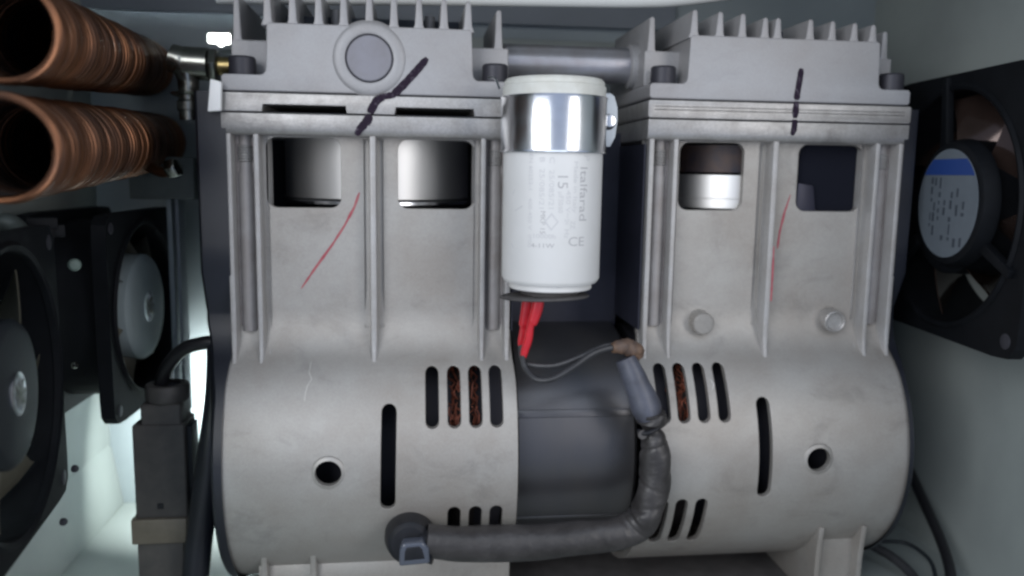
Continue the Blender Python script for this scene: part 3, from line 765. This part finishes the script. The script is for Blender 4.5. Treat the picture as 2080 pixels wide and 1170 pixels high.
# elbow fitting between coil and head
el = empty('elbow_fitting', D(390, 240, 1920), 'nickel plated pipe elbow between the copper coils and the left cylinder head', 'fitting')
yE = 300
def EW(px, py, y=yE): return W(px, py, y)
obj('nut', MB().cyl(EW(376, 128), EW(424, 131), 36, 32), nickel, el)
obj('elbow_body', MB().tube([EW(348, 118), EW(366, 124), EW(380, 140), EW(383, 170), EW(383, 196)], [31, 32, 30, 23, 20], 28), nickel, el, bevel=0)
obj('hose_barb', MB().lathe([(21, 0), (21, 20), (25, 22), (25, 40), (20, 44), (20, 60)], EW(385, 244), EW(381, 190)-EW(385, 244), 28), nickel, el)
obj('washer', MB().lathe([(34, -3), (38, 0), (34, 3)], EW(382, 193), (.05, .1, 1), 32), nickel, el)
obj('hex_nut', MB().lathe([(34, 0), (37, 3), (37, 16), (34, 19)], EW(426, 132), (1, 0, 0), 6), nickel, el, bevel=1.5)
obj('stub', MB().cyl(EW(445, 134), EW(482, 135), 20, 24), brass, el)
tagc = MB().prism([(-13, -32), (12, -28), (11, 28), (-10, 32)], -8, 8)
tagc.xform(Matrix.Translation(W(438, 195, 80)) @ Matrix.Rotation(R_(4), 4, 'Y'))
solo('cable_tag', tagc, whitetag, 'small white plastic tag beside the upper left corner of the left cylinder', 'tag', bevel=3)

# black hose/cable along the lower left of the pump
hz = MB().tube([W(440, 700, 190), W(438, 800, 170), W(425, 940, 160), W(412, 1040, 160), W(402, 1120, 160), W(392, 1230, 160)], [20, 22, 28, 29, 29, 29], 20)
solo('black_hose', hz, coverm, 'thick black hose running down to the floor between the plug and the left pump', 'hose')

# ================================================================== power plug and cable
pl = empty('power_plug', W(330, 1240, 200), 'grey brown inline power plug with a tan band standing left of the compressor', 'plug')
yP = 200
def PW(px, py): return W(px, py, yP)
def pbox(px0, px1, py0, py1, dy0, dy1):
    a = PW(px0, py1); b = PW(px1, py0)
    return MB().box(a.x, b.x, yP+dy0, yP+dy1, a.z, b.z)
c0 = PW(328, 800)
obj('collar', MB().lathe([(28, 12), (34, 14), (45, 12), (48, 6), (48, -20), (44, -26), (40, -30)], c0+Vector((0, 46, 0)), (0, 0, 1), 40, cap=False), plugm, pl)
obj('collar_mouth', MB().lathe([(30, 0), (30, 3)], c0+Vector((0, 46, 6)), (0, 0, 1), 32), darkvoid, pl)
obj('plug_neck', pbox(284, 366, 822, 872, 4, 92), plugm, pl, bevel=9, seg=3)
bd = pbox(276, 374, 862, 1056, 0, 96)
obj('plug_body', bd, plugm, pl, bevel=7, seg=3)
obj('side_latch', pbox(374, 383, 872, 1050, 22, 80), fanhub, pl, bevel=2)
obj('tan_band', pbox(270, 380, 1050, 1104, -9, 104), plugband, pl, bevel=4)
obj('lower_body', pbox(285, 372, 1103, 1260, 2, 92), plugm, pl, bevel=6)
obj('moulded_mark', pbox(320, 332, 1022, 1034, -1.5, 4), blackp, pl, bevel=1.5)
cb = MB().tube([W(470, 690, 190), W(440, 694, 190), W(412, 697, 190), W(375, 708, 196), W(347, 735, 215), W(331, 765, 235), W(327, 800, 246)], 15, 18)
solo('power_cable', cb, wblack, 'short black cable curving from behind the left pump down into the plug', 'cable')

# ================================================================== fans
def make_fan(name, label, size, ringr, hubr, T, kind, bladem, hubm):
    """axis +Z is the face; square in XY; origin at the centre of the face"""
    root = empty(name, (0, 0, 0), label, 'fan', 'cooling fans on the cabinet sides')
    h = size/2; n = 64
    def sq(a):
        c, s = math.cos(a), math.sin(a); k = h/max(abs(c), abs(s)); x, y = c*k, s*k
        cr_ = size*.06
        return x*(1 if abs(abs(x)-h) > 1e-6 or abs(y) < h-cr_ else .985), y*(1 if abs(abs(y)-h) > 1e-6 or abs(x) < h-cr_ else .985)
    mb = MB()
    pt = T*.16
    vs = []
    rings = [('s', 0), ('r', 0), ('r', -pt*2), ('r', -T), ('s', -T), ('s', -T+pt), ('w', -T+pt), ('w', -pt), ('s', -pt)]
    for kd, z in rings:
        for i in range(n):
            a = 2*PI*(i+.5)/n
            if kd == 's': x, y = sq(a)
            elif kd == 'w':
                x, y = math.cos(a)*(ringr+8), math.sin(a)*(ringr+8)
            else: x, y = math.cos(a)*ringr, math.sin(a)*ringr
            vs.append((x, y, z))
    fs = []
    m_ = len(rings)
    for k in range(m_):
        for i in range(n):
            k2 = (k+1) % m_; fs.append((k*n+i, k*n+(i+1)%n, k2*n+(i+1)%n, k2*n+i))
    mb.add(vs, fs)
    obj('frame', mb, fanblack, root)
    obj('rim', MB().lathe([(ringr-3, -6), (ringr-2, 4), (ringr+6, 7), (ringr+12, 1)], (0, 0, 0), (0, 0, 1), 72, cap=False), fanblack, root)
    hub = obj('hub', MB().lathe([(hubr*1.02, -T+8), (hubr, -8), (hubr*.95, -1), (hubr*.86, 2), (.5, 2)], (0, 0, 0), (0, 0, 1), 56), hubm, root)
    nb = 7
    for k in range(nb):
        b = MB(); a0 = 2*PI*k/nb; q = 8; vs = []
        for i in range(q+1):
            r = hubr*.98+(ringr-5-hubr)*i/q
            for j in range(5):
                t = j/4; an = a0+t*.72+(i/q)*.25
                z = -T+16+(T-30)*t*(1-.12*i/q)+6*math.sin(PI*t)
                vs.append((r*math.cos(an), r*math.sin(an), z))
        vs2 = [(x, y, z-2.5) for x, y, z in vs]; nn = len(vs)
        fs = []
        for i in range(q):
            for j in range(4):
                A = i*5+j; fs.append((A, A+1, A+6, A+5)); fs.append((A+nn, A+5+nn, A+6+nn, A+1+nn))
        for i in range(q):
            for j in (0, 4): A = i*5+j; fs.append((A, A+5, A+5+nn, A+nn))
        for j in range(4): fs.append((j, j+1, j+1+nn, j+nn)); fs.append((q*5+j, q*5+j+1, q*5+j+1+nn, q*5+j+nn))
        b.add(vs+vs2, fs); obj('blade', b, bladem, root)
    for sx in (-1, 1):
        for sy in (-1, 1):
            obj('corner_screw', MB().lathe([(h*.055, -2), (h*.055, 1), (h*.03, 2.2), (.4, 2.2)], (sx*h*.87, sy*h*.87, 0), (0, 0, 1), 16), blackbolt, root)
    if kind == 'front':
        be = obj('bearing', MB().lathe([(hubr*.29, 1), (hubr*.29, 4.5), (hubr*.24, 6), (hubr*.1, 3.5), (.4, 3.5)], (0, 0, 0), (0, 0, 1), 32), chrome, hub)
        stt = MB()
        for k in range(4):
            c, s = math.cos(k*PI/4), math.sin(k*PI/4); l = hubr*.22
            b = MB().box(-l, l, -2.2, 2.2, 5, 7.4); b.xform(Matrix.Rotation(k*PI/4, 4, 'Z')); stt.add(b.v, b.f)
        obj('bearing_star', stt, nickel, hub)
    return root, hub
def place(root, loc, zaxis, yaxis=(0, 0, 1)):
    z = Vector(zaxis).normalized(); y = Vector(yaxis); y = (y-z*y.dot(z)).normalized(); x = y.cross(z)
    root.matrix_world = Matrix.Translation(Vector(loc)) @ Matrix((x, y, z)).transposed().to_4x4()
f1, h1 = make_fan('cooling_fan', 'large black fan cut by the left picture edge with grey hub and bright bearing', 510, 230, 120, 130, 'front', fantan, fanhub)
cN = D(33, 800, 1300); place(f1, cN, (1, .13, 0))
f2, h2 = make_fan('cooling_fan', 'smaller black boxy fan with pale oval hub between the near fan and the plug', 470, 204, 128, 190, 'front', fantan, hubpale)
cF = D(300, 622, 2010); place(f2, cF, (1, -.03, 0))
f3, h3 = make_fan('cooling_fan', 'dark fan on the right cabinet wall with blue and grey round label on its hub', 590, 262, 150, 185, 'back', fanblade, fanblack)
cR_ = Vector((1000, 95, 170)); place(f3, cR_, (-1, .1, 0))
def local_f3(name, mb, m, parent, **k): return obj(name, mb, m, parent, **k)
# motor cup and label on the right fan (local coordinates of the fan, origin already its own)
_save = f3.location.copy()
def fobj(name, mb, m, parent, **k):
    me = mesh_of(mb, **k); o = bpy.data.objects.new(name, me); me.name = name; C.objects.link(o); me.materials.append(m); o.parent = parent; return o
cup = fobj('motor_cup', MB().lathe([(140, 0), (140, 8), (132, 30), (126, 34), (112, 34)], (60, 10, 0), (0, 0, 1), 56, cap=False), fanblack, f3)
fobj('hub_label', MB().lathe([(118, 30), (118, 35), (.5, 35)], (60, 10, 0), (0, 0, 1), 56), labelm, f3)
# blue band: chord region of the disc
bb = []
for k in range(9): a = R_(36+k*(108/8)); bb.append((60+116*math.cos(a), 10+116*math.sin(a)))
band_ = [(x, y) for x, y in bb]
chord = [(60+116*math.cos(R_(t)), 10+116*math.sin(R_(t))) for t in (32, 38, 44, 50, 56)]+[(60+116*math.cos(R_(t)), 10+116*math.sin(R_(t))) for t in (124, 130, 136, 142, 148)]
fobj('blue_band', MB().prism(chord, 35, 35.8, 'xy'), labelb, f3)
prn = MB(); rnd = random.Random(11)
for cxp in (-62, -48, -30, -8, 18, 42, 66):
    y = 56
    while y > -74:
        hgt = rnd.uniform(6, 24)
        if rnd.random() < .72: prn.box(60+cxp-rnd.uniform(2, 6), 60+cxp+rnd.uniform(2, 5), 10+y-hgt, 10+y, 35, 35.7)
        y -= hgt+rnd.uniform(3, 10)
fobj('label_print', prn, labeli, f3)
for a in (97, 218, 335):
    c, s = math.cos(R_(a)), math.sin(R_(a))
    b = MB().prism([(-14, 130), (14, 130), (9, 290), (-9, 290)], -6, 12, 'xy')
    b.xform(Matrix.Rotation(R_(a-90), 4, 'Z')); fobj('strut', b, fanblack, f3, bevel=3)

# small green blob connector and screws on the left fan bracket
solo('rubber_bumper', MB().lathe([(8, -10), (11, -5), (12, 2), (9, 7), (3, 9)], D(151, 538, 1550), (.6, -1, .1), 20), greenb, 'pale green rubber bumper on the dark fan side next to the near fan', 'bumper')
hs_ = MB().tube([D(-20, 470, 1500), D(10, 452, 1500), D(36, 465, 1500), D(52, 500, 1480), D(60, 540, 1480)], 17, 16)
solo('dark_hose', hs_, greenish, 'dark curved hose above the near fan at the left picture edge', 'hose')
tb = MB()
tb.box(-28, 22, -20, 20, -14, 14); tb.box(-22, 30, -16, 12, 12, 34); tb.box(10, 42, -10, 16, -4, 20)
tb.xform(Matrix.Translation(D(82, 478, 1560)) @ Matrix.Rotation(R_(25), 4, 'Z'))
solo('terminal_block', tb, fanblack, 'small black terminal block between the dark hose and the boxy fan', 'terminal', bevel=4)

# floor side: sheet edge with screw holes below the fans
sk = MB()
A = [(D(150, 700, 1700)), (D(156, 860, 1640)), (D(152, 960, 1600)), (D(118, 1010, 1560))]
for i, p in enumerate([(153, 742, 1650), (153, 952, 1560), (130, 1060, 1500)]):
    c = D(*p)
    solo('panel_screw', MB().lathe([(7, -4), (7, 1), (5, 4), (.5, 4)], c, (1, -.4, .1), 14), nickel if i == 0 else blackbolt,
         ['shiny screw head on the sheet metal rim, topmost one beside the near fan', 'dark screw head on the sheet metal rim, second from the top beside the near fan',
          'dark screw head low on the cabinet side panel, under the near fan'][i], 'screw', group='screws beside the near fan')
# bracket plates at the far left, behind the coils
bp = W(280, 400, 560); 
solo('metal_bracket', MB().box(W(268, 400, 520).x, W(400, 400, 520).x, 500, 600, W(300, 404, 520).z, W(300, 318, 520).z), greenish, 'dark grey metal box bracket under the end of the lower coil', 'bracket', bevel=4)
solo('channel_rail', MB().box(W(350, 600, 560).x, W(360, 600, 560).x, 540, 580, W(360, 850, 560).z, W(360, 404, 560).z), paint_g, 'pale upright metal rail behind the far fan, left one of the pair', 'rail', bevel=3)
solo('channel_rail', MB().box(W(369, 600, 560).x, W(376, 600, 560).x, 530, 590, W(360, 835, 560).z, W(360, 404, 560).z), paint_b, 'dark narrow upright rail next to the left pump, right one of the pair', 'rail', bevel=3)
solo('shelf_plate', MB().box(W(350, 60, 700).x, W(500, 60, 700).x, 690, 760, W(400, 100, 700).z, W(400, 94, 700).z), paint_g, 'thin ledge plate under the bright vent slot', 'ledge')
wl = W(1200, 75, 780)
struct('cabinet_ledge', MB().box(-700, 420, 770, 799, 575, 612), paint, bevel=6)

solo('floor_shade_sheet', MB().box(-10, 720, 60, 640, ZF+.5, ZF+10), rubber, 'dark grey sheet painting the floor shadow under the middle of the compressor', 'plate', bevel=2)  # dark sheet laid down as the compressor's shadow on the floor

# ================================================================== cables at the lower right
solo('floor_cable', MB().tube([W(1845, 950, 400), W(1862, 988, 340), W(1888, 1045, 260), W(1912, 1100, 190), W(1930, 1160, 110), W(1938, 1240, 40)], 13, 16), wblack, 'black cable hanging down right of the compressor', 'cable')
solo('floor_cable', MB().tube([W(1790, 1100, 240), W(1835, 1102, 220), W(1870, 1120, 180), W(1895, 1150, 130), W(1905, 1210, 60)], 5, 12), fanhub, 'thin grey blue cable arching over the floor at the lower right', 'cable')
solo('floor_cable', MB().tube([W(1765, 1105, 240), W(1810, 1130, 190), W(1850, 1165, 130), W(1880, 1215, 60)], 12, 14), wire, 'grey cable lying on the floor beneath the thin blue one', 'cable')
solo('wall_screw', MB().lathe([(12, -3), (12, 2), (7, 7), (.5, 7)], Vector((XR-2, W(2078, 1085, 0).y-330, -420)), (-1, 0, 0), 14), greenish, 'dark green screw head on the right cabinet wall at the picture edge', 'screw')

# ------------------------------------------------------------------ scale everything to metres
done = set()
Ms = Matrix.Scale(S, 4)
for o in list(C.objects):
    if o.type in ('LIGHT', 'CAMERA'): continue
    o.location = o.location*S
    if o.type == 'MESH' and o.data.name not in done:
        o.data.transform(Ms); done.add(o.data.name)
